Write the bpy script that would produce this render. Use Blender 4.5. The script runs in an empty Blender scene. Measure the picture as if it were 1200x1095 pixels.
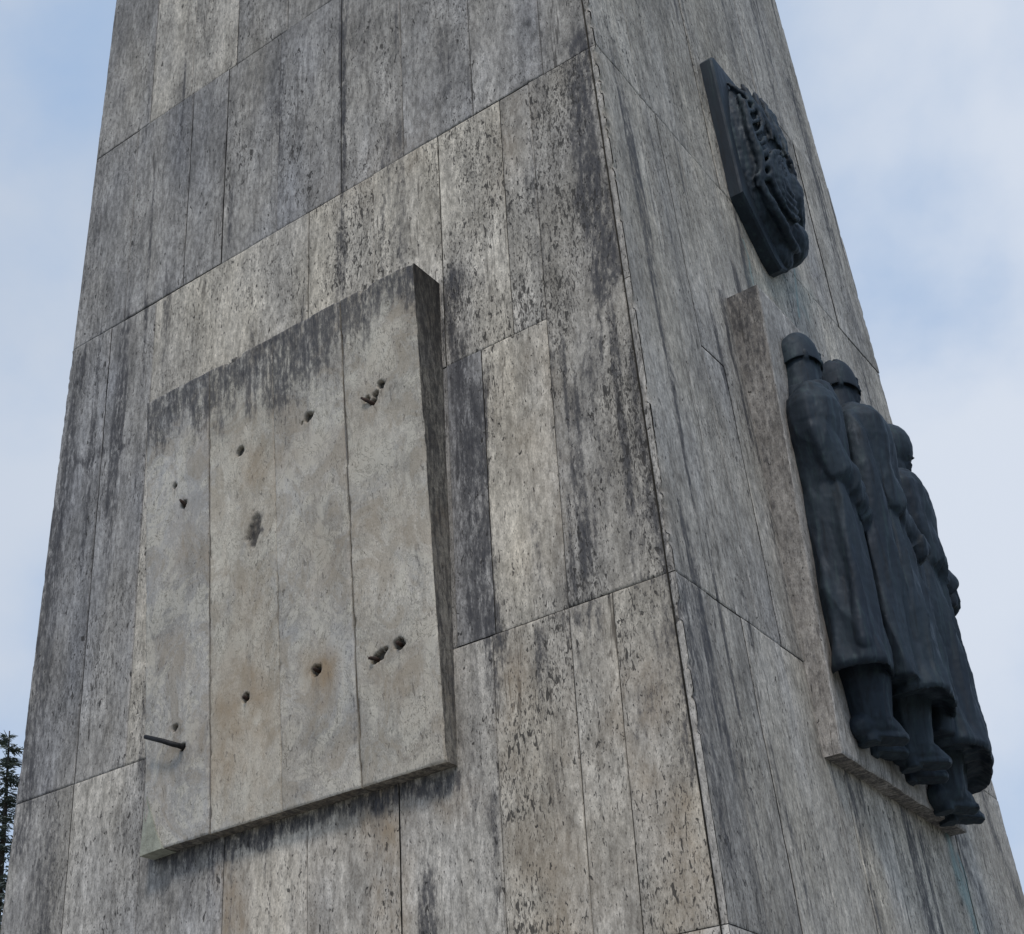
import bpy, bmesh, math, random
import numpy as np
from mathutils import Vector, Matrix, noise as mnoise

random.seed(7)
rng = np.random.default_rng(11)
S = bpy.context.scene
COL = S.collection

# ------------------------------------------------------------------ camera
YAW, PITCH, ROLL = 2.20517632, 0.41267115, -0.05538254
FPX, CX, CY = 1769.8, 463.9, 784.2          # focal length and optical centre in photo pixels (1200 wide)
CAM = np.array([1.5556824, -3.46507169, 0.0])
def cam_axes():
    f = np.array([math.cos(PITCH)*math.cos(YAW), math.cos(PITCH)*math.sin(YAW), math.sin(PITCH)])
    r = np.array([math.sin(YAW), -math.cos(YAW), 0.0])
    u = np.cross(r, f)
    c, s = math.cos(ROLL), math.sin(ROLL)
    return c*r + s*u, -s*r + c*u, f
CR, CU, CF = cam_axes()
cd = bpy.data.cameras.new("camera")
cam = bpy.data.objects.new("camera", cd); COL.objects.link(cam)
cam.matrix_world = Matrix(((CR[0], CU[0], -CF[0], CAM[0]), (CR[1], CU[1], -CF[1], CAM[1]),
                           (CR[2], CU[2], -CF[2], CAM[2]), (0, 0, 0, 1)))
cd.sensor_width = 36; cd.sensor_fit = 'HORIZONTAL'
cd.lens = FPX/1200*36
cd.shift_x = (600-CX)/1200
cd.shift_y = (CY-547.5)/1200
cd.clip_start = 0.05; cd.clip_end = 3000
S.camera = cam

# ------------------------------------------------------------------ sky, sun, exposure
SUN_EL, SUN_AZ = math.radians(60), math.radians(-62)      # azimuth of the direction towards the sun, from +X
w = bpy.data.worlds.new("World"); S.world = w; w.use_nodes = True
nt = w.node_tree; nt.nodes.clear()
def N(t, kind, **kw):
    n = t.nodes.new(kind)
    for k, v in kw.items(): setattr(n, k, v)
    return n
wo = N(nt, 'ShaderNodeOutputWorld'); bg = N(nt, 'ShaderNodeBackground')
sky = N(nt, 'ShaderNodeTexSky', sky_type='NISHITA', sun_disc=False)
sky.sun_elevation = SUN_EL; sky.sun_rotation = math.radians(90) - SUN_AZ
sky.air_density = 1.0; sky.dust_density = 1.5; sky.ozone_density = 1.0
tc = N(nt, 'ShaderNodeTexCoord')
mp = N(nt, 'ShaderNodeMapping'); mp.inputs['Scale'].default_value = (1.0, 1.0, 1.25)
mp.inputs['Location'].default_value = (0.35, 0.1, 0.2)
n1 = N(nt, 'ShaderNodeTexNoise'); n1.inputs['Scale'].default_value = 2.3; n1.inputs['Detail'].default_value = 7
n1.inputs['Roughness'].default_value = 0.5; n1.inputs['Distortion'].default_value = 0.15
r1 = N(nt, 'ShaderNodeMapRange'); r1.inputs['From Min'].default_value = 0.39; r1.inputs['From Max'].default_value = 0.60
r1.interpolation_type = 'SMOOTHSTEP'
n2 = N(nt, 'ShaderNodeTexNoise'); n2.inputs['Scale'].default_value = 1.1; n2.inputs['Detail'].default_value = 3
ccol = N(nt, 'ShaderNodeValToRGB')
ccol.color_ramp.elements[0].position = 0.35; ccol.color_ramp.elements[0].color = (5.0, 5.7, 6.8, 1)
ccol.color_ramp.elements[1].position = 0.65; ccol.color_ramp.elements[1].color = (6.4, 7.0, 8.0, 1)
mx = N(nt, 'ShaderNodeMix', data_type='RGBA')
blue = N(nt, 'ShaderNodeMix', data_type='RGBA'); blue.inputs['Factor'].default_value = 0.75
blue.inputs['B'].default_value = (4.1, 5.7, 8.2, 1)
L = nt.links.new
L(tc.outputs['Generated'], mp.inputs['Vector']); L(mp.outputs['Vector'], n1.inputs['Vector'])
L(tc.outputs['Generated'], n2.inputs['Vector']); L(n2.outputs['Fac'], ccol.inputs['Fac'])
L(n1.outputs['Fac'], r1.inputs['Value'])
L(sky.outputs['Color'], blue.inputs['A'])
L(r1.outputs['Result'], mx.inputs['Factor']); L(blue.outputs['Result'], mx.inputs['A']); L(ccol.outputs['Color'], mx.inputs['B'])
L(mx.outputs['Result'], bg.inputs['Color']); bg.inputs['Strength'].default_value = 0.085
L(bg.outputs['Background'], wo.inputs['Surface'])

sd = bpy.data.lights.new("sun", 'SUN'); sd.energy = 1.15; sd.angle = math.radians(12); sd.color = (1.0, 0.93, 0.83)
sun = bpy.data.objects.new("sun", sd); COL.objects.link(sun)
sv = Vector((math.cos(SUN_EL)*math.cos(SUN_AZ), math.cos(SUN_EL)*math.sin(SUN_AZ), math.sin(SUN_EL)))
sun.rotation_euler = sv.to_track_quat('Z', 'Y').to_euler(); sun.location = (0, 0, 40)
S.view_settings.view_transform = 'Standard'; S.view_settings.look = 'None'
S.view_settings.exposure = 0.30; S.view_settings.gamma = 1.0

# ------------------------------------------------------------------ shape of the tower (metres, z = 0 at eye height)
GZ = -1.6
WL, WR, TX, TY = 3.0, 3.116, 0.03623, 0.05563
TOP = 13.0
def xl(z): return -WL + TX*z       # left face: x of its far edge
def xr(z): return -TX*z            # x of the right face plane (and of the near corner)
def yf(z): return TY*z             # y of the left face plane
def yb(z): return WR - TY*z        # y of the back plane
def ray(px, py): return (px-CX)/FPX*CR - (py-CY)/FPX*CU + CF
def hitL(px, py):
    n = np.cross([1, 0, 0], [-TX, TY, 1]); d = ray(px, py); return CAM - (CAM@n)/(d@n)*d
def hitR(px, py):
    n = np.cross([0, 1, 0], [-TX, TY, 1]); d = ray(px, py); return CAM - (CAM@n)/(d@n)*d
def hitY(px, py, Y):
    d = ray(px, py); return CAM + (Y-CAM[1])/d[1]*d
def hitX(px, py, X):
    d = ray(px, py); return CAM + (X-CAM[0])/d[0]*d

# ------------------------------------------------------------------ helpers
def tag(o, label=None, cat=None, group=None, kind=None):
    if label: o['label'] = label
    if cat: o['category'] = cat
    if group: o['group'] = group
    if kind: o['kind'] = kind
    return o
def empty(name, loc=(0, 0, 0)):
    o = bpy.data.objects.new(name, None); o.location = loc; o.empty_display_size = 0.2
    COL.objects.link(o); return o
def link(name, me, mat, parent=None, smooth=True):
    o = bpy.data.objects.new(name, me); COL.objects.link(o)
    if mat: me.materials.append(mat)
    if smooth: me.polygons.foreach_set('use_smooth', [True]*len(me.polygons))
    if parent:
        o.parent = parent
        p = Vector((0, 0, 0)); q = parent
        while q: p += q.location; q = q.parent
        o.location = -p
    return o
def npmesh(name, V, F, attrs={}):
    me = bpy.data.meshes.new(name)
    V = np.asarray(V, np.float32); F = np.asarray(F, np.int32)
    me.vertices.add(len(V)); me.vertices.foreach_set('co', V.ravel())
    k = F.shape[1]
    me.loops.add(F.size); me.loops.foreach_set('vertex_index', F.ravel())
    me.polygons.add(len(F)); me.polygons.foreach_set('loop_start', np.arange(0, F.size, k, dtype=np.int32))
    me.update(calc_edges=True)
    for a, d in attrs.items():
        d = np.asarray(d, np.float32)
        if d.ndim == 1:
            at = me.attributes.new(a, 'FLOAT', 'POINT'); at.data.foreach_set('value', d)
        else:
            at = me.attributes.new(a, 'FLOAT_VECTOR', 'POINT'); at.data.foreach_set('vector', d.ravel())
    return me
def hsh(ix, iy, s):
    h = (ix.astype(np.int64)*374761393 + iy.astype(np.int64)*668265263 + s*1442695041) & 0xffffffff
    h = ((h ^ (h >> 13))*1274126177) & 0xffffffff
    h = (h ^ (h >> 16)) & 0xffffff
    return h/float(0xffffff)
def vn(x, y, s=0):
    x = np.asarray(x, float); y = np.asarray(y, float)
    ix = np.floor(x); iy = np.floor(y); fx = x-ix; fy = y-iy
    fx = fx*fx*(3-2*fx); fy = fy*fy*(3-2*fy)
    a = hsh(ix, iy, s); b = hsh(ix+1, iy, s); c = hsh(ix, iy+1, s); d = hsh(ix+1, iy+1, s)
    return (a*(1-fx)+b*fx)*(1-fy) + (c*(1-fx)+d*fx)*fy
def fbm(x, y, s=0, o=4, g=0.5):
    t = 0; a = 1; n = 0
    x = np.asarray(x, float); y = np.asarray(y, float)
    for i in range(o):
        t = t + a*vn(x, y, s+i*17); n += a; a *= g; x = x*2.03; y = y*2.03
    return t/n
def sstep(e0, e1, x):
    t = np.clip((x-e0)/(e1-e0), 0, 1); return t*t*(3-2*t)

# ------------------------------------------------------------------ materials
def newmat(name):
    m = bpy.data.materials.new(name); m.use_nodes = True
    t = m.node_tree; t.nodes.clear()
    o = N(t, 'ShaderNodeOutputMaterial'); b = N(t, 'ShaderNodeBsdfPrincipled')
    t.links.new(b.outputs['BSDF'], o.inputs['Surface'])
    return m, t, b
def mapr(t, src, a, b, c=0.0, d=1.0, smooth=False):
    r = N(t, 'ShaderNodeMapRange'); r.inputs['From Min'].default_value = a; r.inputs['From Max'].default_value = b
    r.inputs['To Min'].default_value = c; r.inputs['To Max'].default_value = d
    if smooth: r.interpolation_type = 'SMOOTHSTEP'
    t.links.new(src, r.inputs['Value']); return r.outputs['Result']
def noise(t, vec, scale, sc=(1, 1, 1), detail=4, rough=0.55, loc=(0, 0, 0), dist=0.0):
    m = N(t, 'ShaderNodeMapping'); m.inputs['Scale'].default_value = sc; m.inputs['Location'].default_value = loc
    t.links.new(vec, m.inputs['Vector'])
    n = N(t, 'ShaderNodeTexNoise'); n.inputs['Scale'].default_value = scale; n.inputs['Detail'].default_value = detail
    n.inputs['Roughness'].default_value = rough; n.inputs['Distortion'].default_value = dist
    t.links.new(m.outputs['Vector'], n.inputs['Vector']); return n.outputs['Fac']
def mth(t, op, a, b=None, clamp=False):
    n = N(t, 'ShaderNodeMath', operation=op); n.use_clamp = clamp
    for i, v in enumerate((a, b)):
        if v is None: continue
        if isinstance(v, (int, float)): n.inputs[i].default_value = v
        else: t.links.new(v, n.inputs[i])
    return n.outputs[0]
def mixc(t, fac, a, b, bt='MIX'):
    n = N(t, 'ShaderNodeMix', data_type='RGBA', blend_type=bt)
    for k, v in (('Factor', fac), ('A', a), ('B', b)):
        if isinstance(v, tuple): n.inputs[k].default_value = (*v, 1)
        elif isinstance(v, (int, float)): n.inputs[k].default_value = v
        else: t.links.new(v, n.inputs[k])
    return n.outputs['Result']
def attr(t, name):
    a = N(t, 'ShaderNodeAttribute'); a.attribute_name = name; return a

def travertine(name, light=(0.60, 0.535, 0.44), cool=(0.375, 0.368, 0.378), grain=1.0, pits=1.0, warmc=(0.38, 0.285, 0.19), streak=1.0, panel=False):
    m, t, b = newmat(name)
    P = attr(t, 'pos').outputs['Vector']
    st = attr(t, 'stain_shade').outputs['Fac']; wm = attr(t, 'warm').outputs['Fac']
    gr = attr(t, 'green').outputs['Fac']; ti = attr(t, 'tint').outputs['Fac']; co = attr(t, 'coolness').outputs['Fac']
    pd = attr(t, 'pitty').outputs['Fac']
    # base: vein-cut stone, bands run up the slab
    base = mixc(t, co, light, cool)
    v1 = noise(t, P, 1.0, (22, 4.5, 1), 5, 0.65)
    v2 = noise(t, P, 1.0, (68, 24, 1), 4, 0.65, (3, 1, 0))
    blot = noise(t, P, 1.0, (3.2, 1.8, 1), 5, 0.6, (9, 4, 0))
    k = mth(t, 'MULTIPLY', mapr(t, v1, 0.35, 0.65, 1-0.30*grain, 1+0.20*grain), mapr(t, v2, 0.36, 0.64, 1-0.34*grain, 1+0.24*grain))
    k = mth(t, 'MULTIPLY', k, mapr(t, blot, 0.36, 0.64, 0.76, 1.20))
    k = mth(t, 'MULTIPLY', k, ti)
    fine = noise(t, P, 1.0, (260, 120, 1), 3, 0.6, (1, 8, 0))
    k = mth(t, 'MULTIPLY', k, mapr(t, fine, 0.32, 0.68, 0.78, 1.20))
    c = mixc(t, 1.0, base, k, 'MULTIPLY')
    if panel:      # scaled, blotchy skin: whitish worn patches and thin brown veins
        b1 = noise(t, P, 1.0, (7, 5, 1), 7, 0.68, (2, 9, 0), 1.2); b2 = noise(t, P, 1.0, (13, 8, 1), 6, 0.7, (8, 1, 0), 1.5)
        c = mixc(t, mapr(t, b1, 0.50, 0.56, 0, .52, True), c, (0.72, 0.665, 0.56))
        c = mixc(t, mapr(t, b1, 0.485, 0.42, 0, .42, True), c, (0.35, 0.29, 0.215))
        b3 = noise(t, P, 1.0, (2.6, 1.9, 1), 5, 0.62, (5, 3, 0), 0.8)
        c = mixc(t, mapr(t, b3, 0.50, 0.62, 0, .20, True), c, (0.47, 0.37, 0.27))
        c = mixc(t, mapr(t, b3, 0.47, 0.38, 0, .35, True), c, (0.44, 0.44, 0.45))
        vein = mapr(t, mth(t, 'ABSOLUTE', mth(t, 'SUBTRACT', b2, 0.5)), 0.0, 0.018, 1, 0, True)
        c = mixc(t, mth(t, 'MULTIPLY', vein, mapr(t, b1, 0.45, 0.56, 0.0, 0.75)), c, (0.15, 0.13, 0.10))
    if not panel:
        fz = noise(t, P, 1.0, (11, 0.55, 1), 4, 0.55, (4, 6, 0)); fm = noise(t, P, 1.0, (3, .8, 1), 3, 0.5, (1, 2, 0)); fw = noise(t, P, 1.0, (30, 14, 1), 3, 0.6, (8, 8, 0))
        fis = mapr(t, mth(t, 'DIVIDE', mth(t, 'ABSOLUTE', mth(t, 'SUBTRACT', fz, 0.5)), mapr(t, fw, .4, .6, .001, .014)), 0.0, 1.0, 1, 0, True)
        c = mixc(t, mth(t, 'MULTIPLY', fis, mapr(t, fm, 0.48, 0.58, 0.0, 0.75)), c, (0.07, 0.062, 0.055))
    # warm rusty / ochre wash
    wn = noise(t, P, 1.0, (7, 4, 1), 5, 0.6, (5, 5, 0))
    c = mixc(t, mth(t, 'MULTIPLY', wm, mapr(t, wn, 0.35, 0.65, 0.2, 1.0), True), c, warmc)
    # black crust and painted shade: soft washes + hard grainy streaks
    s1 = noise(t, P, 1.0, (38, 4.5, 1), 5, 0.65, (2, 7, 0))
    s2 = noise(t, P, 1.0, (75, 24, 1), 5, 0.75, (6, 2, 0))
    amt = mth(t, 'ADD', mth(t, 'MULTIPLY', s1, 0.45), mth(t, 'MULTIPLY', s2, 0.55))
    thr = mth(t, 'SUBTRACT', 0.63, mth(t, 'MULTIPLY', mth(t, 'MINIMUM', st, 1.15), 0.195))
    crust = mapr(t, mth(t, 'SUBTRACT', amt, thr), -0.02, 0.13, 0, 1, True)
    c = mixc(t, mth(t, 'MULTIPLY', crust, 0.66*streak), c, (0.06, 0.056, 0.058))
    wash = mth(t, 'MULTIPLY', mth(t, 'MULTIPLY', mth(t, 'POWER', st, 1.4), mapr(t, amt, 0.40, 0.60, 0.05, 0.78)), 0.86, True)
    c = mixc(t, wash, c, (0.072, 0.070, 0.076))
    # green copper run-off
    c = mixc(t, mth(t, 'MULTIPLY', gr, 0.75, True), c, (0.20, 0.33, 0.33))
    # pits
    p1 = noise(t, P, 1.0, (80, 26, 1), 2, 0.5, (0, 3, 0), 0.6)
    p2 = noise(t, P, 1.0, (210, 60, 1), 2, 0.5, (4, 1, 0), 0.3)
    pm = noise(t, P, 1.0, (5, 2.5, 1), 3, 0.5, (7, 7, 0))
    den = mth(t, 'MULTIPLY', mapr(t, pm, 0.36, 0.64, 0.015, 0.088), pd)
    h1 = mapr(t, mth(t, 'ADD', p1, den), 0.715, 0.755, 0, 1, True)
    h2 = mapr(t, mth(t, 'ADD', p2, den), 0.675, 0.74, 0, 1, True)
    hole = mth(t, 'MAXIMUM', h1, mth(t, 'MULTIPLY', h2, 0.75))
    hole = mth(t, 'MULTIPLY', hole, pits, True)
    c = mixc(t, mth(t, 'MULTIPLY', hole, 0.85), c, (0.04, 0.036, 0.033))
    # deep attribute: shade painted near-black in drilled holes; also joints, plaque side, underside
    dp = attr(t, 'deep').outputs['Fac']
    c = mixc(t, dp, c, (0.010, 0.008, 0.007))
    t.links.new(c, b.inputs['Base Color'])
    b.inputs['Roughness'].default_value = 0.82; b.inputs['Specular IOR Level'].default_value = 0.25
    hh = mth(t, 'SUBTRACT', mth(t, 'ADD', mth(t, 'MULTIPLY', v2, 0.35), mth(t, 'ADD', mth(t, 'MULTIPLY', fine, 0.3), mth(t, 'MULTIPLY', s2, 0.35))), mth(t, 'MULTIPLY', hole, 1.2))
    bp = N(t, 'ShaderNodeBump'); bp.inputs['Strength'].default_value = 0.55; bp.inputs['Distance'].default_value = 0.006
    t.links.new(hh, bp.inputs['Height']); t.links.new(bp.outputs['Normal'], b.inputs['Normal'])
    return m
M_tower = travertine('tower_travertine')
M_panel = travertine('panel_travertine', light=(0.62, 0.56, 0.465), grain=0.42, pits=0.5, streak=0.9, panel=True)

def simple(name, col, rough=0.7, metal=0.0, var=0.25, sc=12, bump=0.3, spec=0.5, bdist=0.01):
    m, t, b = newmat(name)
    g = N(t, 'ShaderNodeTexCoord')
    n = noise(t, g.outputs['Object'], sc, (1, 1, 1), 6, 0.6)
    n_ = noise(t, g.outputs['Object'], sc*7, (1, 1, 1), 3, 0.6)
    k = mth(t, 'MULTIPLY', mapr(t, n, 0.3, 0.7, 1-var, 1+var), mapr(t, n_, 0.3, 0.7, 1-var*0.5, 1+var*0.5))
    t.links.new(mixc(t, 1.0, col, k, 'MULTIPLY'), b.inputs['Base Color'])
    b.inputs['Roughness'].default_value = rough; b.inputs['Metallic'].default_value = metal
    b.inputs['Specular IOR Level'].default_value = spec
    bp = N(t, 'ShaderNodeBump'); bp.inputs['Strength'].default_value = bump; bp.inputs['Distance'].default_value = bdist
    t.links.new(mth(t, 'ADD', n, mth(t, 'MULTIPLY', n_, 0.3)), bp.inputs['Height']); t.links.new(bp.outputs['Normal'], b.inputs['Normal'])
    return m
M_core = simple('joint_mortar', (0.10, 0.092, 0.08), 0.95, sc=20)
M_mortar = simple('pale_mortar', (0.36, 0.36, 0.29), 0.9, sc=25, var=0.3)
M_rust = simple('rusty_iron', (0.05, 0.028, 0.02), 0.8, 0.2, 0.5, 60, 0.6)
M_iron = simple('dark_iron', (0.016, 0.015, 0.016), 0.6, 0.4, 0.3, 60, 0.4)

def bronze(name):
    m, t, b = newmat(name)
    g = N(t, 'ShaderNodeTexCoord').outputs['Object']
    n = noise(t, g, 3.5, (1, 1, 0.5), 6, 0.6)
    n_ = noise(t, g, 30, (1, 1, 0.35), 5, 0.65)
    c = mixc(t, mapr(t, n, 0.35, 0.68, 0, 1, True), (0.013, 0.022, 0.036), (0.026, 0.041, 0.056))
    c = mixc(t, mapr(t, n_, 0.50, 0.78, 0, 0.35), c, (0.045, 0.070, 0.085))
    n3 = noise(t, g, 1.0, (45, 45, 3.5), 5, 0.65, (3, 3, 3))
    c = mixc(t, mapr(t, n3, 0.52, 0.68, 0, 0.38, True), c, (0.050, 0.085, 0.088))
    c = mixc(t, mapr(t, n3, 0.46, 0.36, 0, 0.5, True), c, (0.010, 0.013, 0.018))
    t.links.new(c, b.inputs['Base Color'])
    b.inputs['Metallic'].default_value = 0.35
    t.links.new(mapr(t, n_, 0.3, 0.7, 0.55, 0.80), b.inputs['Roughness'])
    bp = N(t, 'ShaderNodeBump'); bp.inputs['Strength'].default_value = 0.35; bp.inputs['Distance'].default_value = 0.006
    t.links.new(n_, bp.inputs['Height']); t.links.new(bp.outputs['Normal'], b.inputs['Normal'])
    return m
M_bronze = bronze('weathered_bronze')

# ------------------------------------------------------------------ stains and dark lines on each tower face, with the plaque's shadow painted in
def seg_d(u, z, a, b):
    ax, az = a; bx, bz = b; dx, dz = bx-ax, bz-az
    q = dx*dx+dz*dz+1e-9
    s = np.clip(((u-ax)*dx+(z-az)*dz)/q, 0, 1)
    return np.hypot(u-ax-s*dx, z-az-s*dz)
def strokes(u, z, lst, face, seed):
    out = np.zeros_like(u)
    wob = (fbm(u*9, z*5, seed)-0.5)*0.12
    for pts, wid, st in lst:
        q = [face(*p) for p in pts]
        q = [((p[0] if face is hitL else p[1]), p[2]) for p in q]
        d = None
        for a, b in zip(q[:-1], q[1:]):
            e = seg_d(u+wob*0.6, z+wob, a, b); d = e if d is None else np.minimum(d, e)
        out = np.maximum(out, st*np.exp(-(d/wid)**2))
    return out
DARK_L = [([(676, 50), (684, 150), (698, 230), (712, 330)], .06, 1.35), ([(650, 200), (600, 215)], .05, .4),
          ([(625, 160), (640, 300)], .06, .45), ([(690, 400), (705, 560), (690, 640)], .06, .5),
          ([(740, 380), (765, 560), (790, 700), (815, 900)], .035, .65), ([(640, 430), (665, 600)], .02, .35),
          ([(528, 335), (541, 450), (550, 620), (558, 735)], .055, 1.15), ([(524, 330), (560, 330)], .05, .6),
          ([(575, 440), (565, 560)], .05, .5), ([(585, 700), (590, 740)], .04, .5),
          ([(100, 420), (80, 540), (60, 680), (40, 860), (22, 1000)], .07, .8), ([(150, 440), (130, 545), (125, 600)], .06, .6),
          ([(80, 545), (155, 515)], .035, .9), ([(120, 200), (105, 330)], .06, .6), ([(60, 930), (50, 1090)], .1, .6),
          ([(515, 40), (522, 110)], .05, .6), ([(400, 40), (402, 190)], .025, .55), ([(328, 50), (326, 240)], .03, .5),
          ([(265, 95), (262, 240)], .03, .35), ([(150, 100), (140, 250)], .06, .45), ([(620, 20), (640, 110)], .07, .45),
          ([(180, 1012), (360, 962), (535, 908)], .045, 1.3), ([(190, 1020), (200, 1090)], .05, .5), ([(545, 900), (560, 960)], .05, .5),  # first stroke: soot and the plaque's contact shadow, painted below its lower edge
          ([(650, 745), (700, 730)], .05, .5), ([(600, 760), (640, 750)], .04, .4), ([(690, 20), (690, 60)], .05, .5),
          ([(160, 380), (110, 395)], .02, .3), ([(770, 760), (750, 860)], .05, .4), ([(700, 640), (660, 700)], .06, .3)]
WARM_L = [([(450, 950), (455, 1010), (462, 1090)], .09, .8), ([(270, 1010), (275, 1090)], .06, .7), ([(740, 800), (760, 900)], .08, .4),
          ([(800, 950), (820, 1080)], .07, .6), ([(620, 900), (660, 1080)], .12, .35), ([(600, 130), (600, 200)], .08, .3),
          ([(620, 420), (640, 640)], .12, .25), ([(470, 180), (400, 220)], .15, .25), ([(560, 940), (470, 930)], .06, .4), ([(610, 780), (600, 840)], .06, .4)]
DARK_R = [([(843, 343), (866, 450), (880, 520)], .018, 1.25), ([(708, 180), (722, 300)], .03, .9), ([(800, 700), (815, 800), (850, 1000)], .05, .6), ([(868, 700), (880, 760)], .02, 1.0),  # includes dark lines along the bearing slab's left and lower edges
          ([(790, 440), (820, 560), (830, 600)], .02, .6), ([(845, 340), (870, 450), (905, 620), (925, 720), (965, 880)], .025, .55),
          ([(805, 180), (850, 380)], .02, .35), ([(925, 100), (980, 300), (1030, 480)], .05, .55), ([(960, 330), (985, 420)], .03, .5),
          ([(1000, 900), (1010, 960)], .03, .7), ([(985, 900), (1130, 985)], .03, .6), ([(1150, 930), (1195, 1060)], .05, .7),
          ([(1120, 985), (1160, 1080)], .03, .6), ([(1035, 940), (1060, 1040)], .03, .4), ([(890, 820), (920, 950), (950, 1080)], .03, .45),
          ([(735, 120), (780, 250)], .03, .2), ([(1080, 980), (1110, 1080)], .03, .45), ([(760, 640), (800, 800)], .03, .6)]
GREEN_R = [([(930, 318), (936, 375)], .010, .9), ([(870, 280), (882, 335)], .007, .8), ([(915, 320), (945, 370)], .04, .28),
           ([(1112, 985), (1128, 1040), (1145, 1090)], .035, .8), ([(1122, 1000), (1138, 1060)], .012, 1.0), ([(880, 330), (950, 350)], .06, .2)]

def facegrid(rect, face, sp, rnd, prop):
    """one slab as a fine grid; rect = (u0, u1, z0, z1), u0/u1 may be 'E' for the face's own edge"""
    u0, u1, z0, z1 = rect
    g = 0.0006+0.0012*rnd[0]*rnd[1]
    def lo(z): return (xl(z) if face == 'L' else yf(z)) if u0 == 'E' else u0+g+0*z
    def hi(z):
        if u1 != 'E': return u1-g+0*z
        return (xr(z)-0.026) if face == 'L' else yb(z)
    nz = max(2, int((z1-z0)/sp)); wd = float(hi(np.array(z0))-lo(np.array(z0))); nu = max(2, int(wd/(sp*0.75)))
    inner_u = np.linspace(0, 1, nu); bu = 0.004/max(wd, .02)
    su = np.concatenate([[0, bu], inner_u[1:-1], [1-bu, 1]]); bz = 0.004/(z1-z0)
    sz = np.concatenate([[0, bz], np.linspace(0, 1, nz)[1:-1], [1-bz, 1]])
    Z = z0+g+(z1-z0-2*g)*sz; Z2, S2 = np.meshgrid(Z, su, indexing='ij')
    U = lo(Z2)+(hi(Z2)-lo(Z2))*S2
    # depth (outwards positive): flat slab, slight random seat, bevelled border, surface unevenness, knocked-off corner edge
    D = np.full_like(U, rnd[0]*0.004)
    D += (fbm(U*7, Z2*3, 5)-0.5)*0.004 + (fbm(U*45, Z2*16, 9)-0.5)*0.0028
    e = np.zeros_like(U)
    if u0 != 'E': e[:, 0] = 1
    if u1 != 'E' or face == 'L': e[:, -1] = 1
    e[0, :] = 1; e[-1, :] = 1
    vary = fbm(U*5+rnd[0]*9, Z2*5, 19)
    D -= e*(0.001+0.006*rnd[2]*vary)
    chipn = fbm(Z2*22, Z2*0+3, 31, 4)
    near = np.abs(U-yf(Z2)) if face == 'R' else np.abs(U-xl(Z2))
    if face == 'R': D -= sstep(0.5, 0.75, chipn)*0.012*np.exp(-near/0.014)
    else: D -= sstep(0.5, 0.75, chipn)*0.004*np.exp(-near/0.014)
    if face == 'R':
        far = np.abs(U-yb(Z2)); D -= sstep(0.55, 0.8, chipn)*0.003*np.exp(-far/0.012)
    n, k = U.shape
    idx = np.arange(n*k).reshape(n, k)
    Fq = np.stack([idx[:-1, :-1], idx[:-1, 1:], idx[1:, 1:], idx[1:, :-1]], -1).reshape(-1, 4)
    u = U.ravel(); z = Z2.ravel(); d = D.ravel()
    if face == 'L': V = np.stack([u, yf(z)-d, z], 1)
    else: V = np.stack([xr(z)+d, u, z], 1)
    if face == 'L':
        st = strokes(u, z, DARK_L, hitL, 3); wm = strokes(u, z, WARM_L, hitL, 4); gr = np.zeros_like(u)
    else:
        st = strokes(u, z, DARK_R, hitR, 5); wm = np.zeros_like(u)+0.05; gr = strokes(u, z, GREEN_R, hitR, 6)
    # grime creeps along joints, and general soot patches
    ed = np.minimum(np.minimum(S2, 1-S2)*wd, np.minimum(sz[:, None], 1-sz[:, None])*(z1-z0)).ravel()
    co_k = .6 if face == 'R' else 1.15
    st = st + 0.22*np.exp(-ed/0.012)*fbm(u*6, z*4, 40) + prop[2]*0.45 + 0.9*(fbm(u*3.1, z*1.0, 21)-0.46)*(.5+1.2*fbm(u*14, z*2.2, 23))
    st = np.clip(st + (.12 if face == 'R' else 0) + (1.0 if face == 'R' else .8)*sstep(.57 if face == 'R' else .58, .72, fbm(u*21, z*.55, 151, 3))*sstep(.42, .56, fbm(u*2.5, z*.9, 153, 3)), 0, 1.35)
    mac = fbm(u*1.3, z*.8, 141)-.5
    ti = np.full_like(u, 1+(prop[0]-1)*.62)*(1+mac*.35); co = np.clip(.08+prop[1]*.62*co_k+mac*.5+(fbm(u*5, z*1.6, 143)-.5)*.7, 0, 1)
    pos = np.stack([u+rnd[1]*9, z+rnd[2]*9, np.full_like(u, rnd[1]*5)], 1)
    return V, Fq, dict(stain_shade=np.clip(st, 0, 1.35), warm=wm+prop[3], green=gr, tint=ti, coolness=co, pos=pos, deep=(e*np.clip(vary*1.6-.45, 0, 1)).ravel()*(0.1+0.5*rnd[2]), pitty=np.full_like(u, prop[4]))
def build_face(name, slabs, face, parent, xform=None):
    Vs, Fs, As, off = [], [], {}, 0
    for rect, sp, prop in slabs:
        V, F, A = facegrid(rect, face, sp, rng.random(3), prop)
        if xform is not None: V = xform(V)
        Vs.append(V); Fs.append(F+off); off += len(V)
        for k, v in A.items(): As.setdefault(k, []).append(v)
    F = np.concatenate(Fs)
    if face == 'R': pass
    me = npmesh(name, np.concatenate(Vs), F, {k: np.concatenate(v) for k, v in As.items()})
    return link(name, me, M_tower, parent, True)

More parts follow.
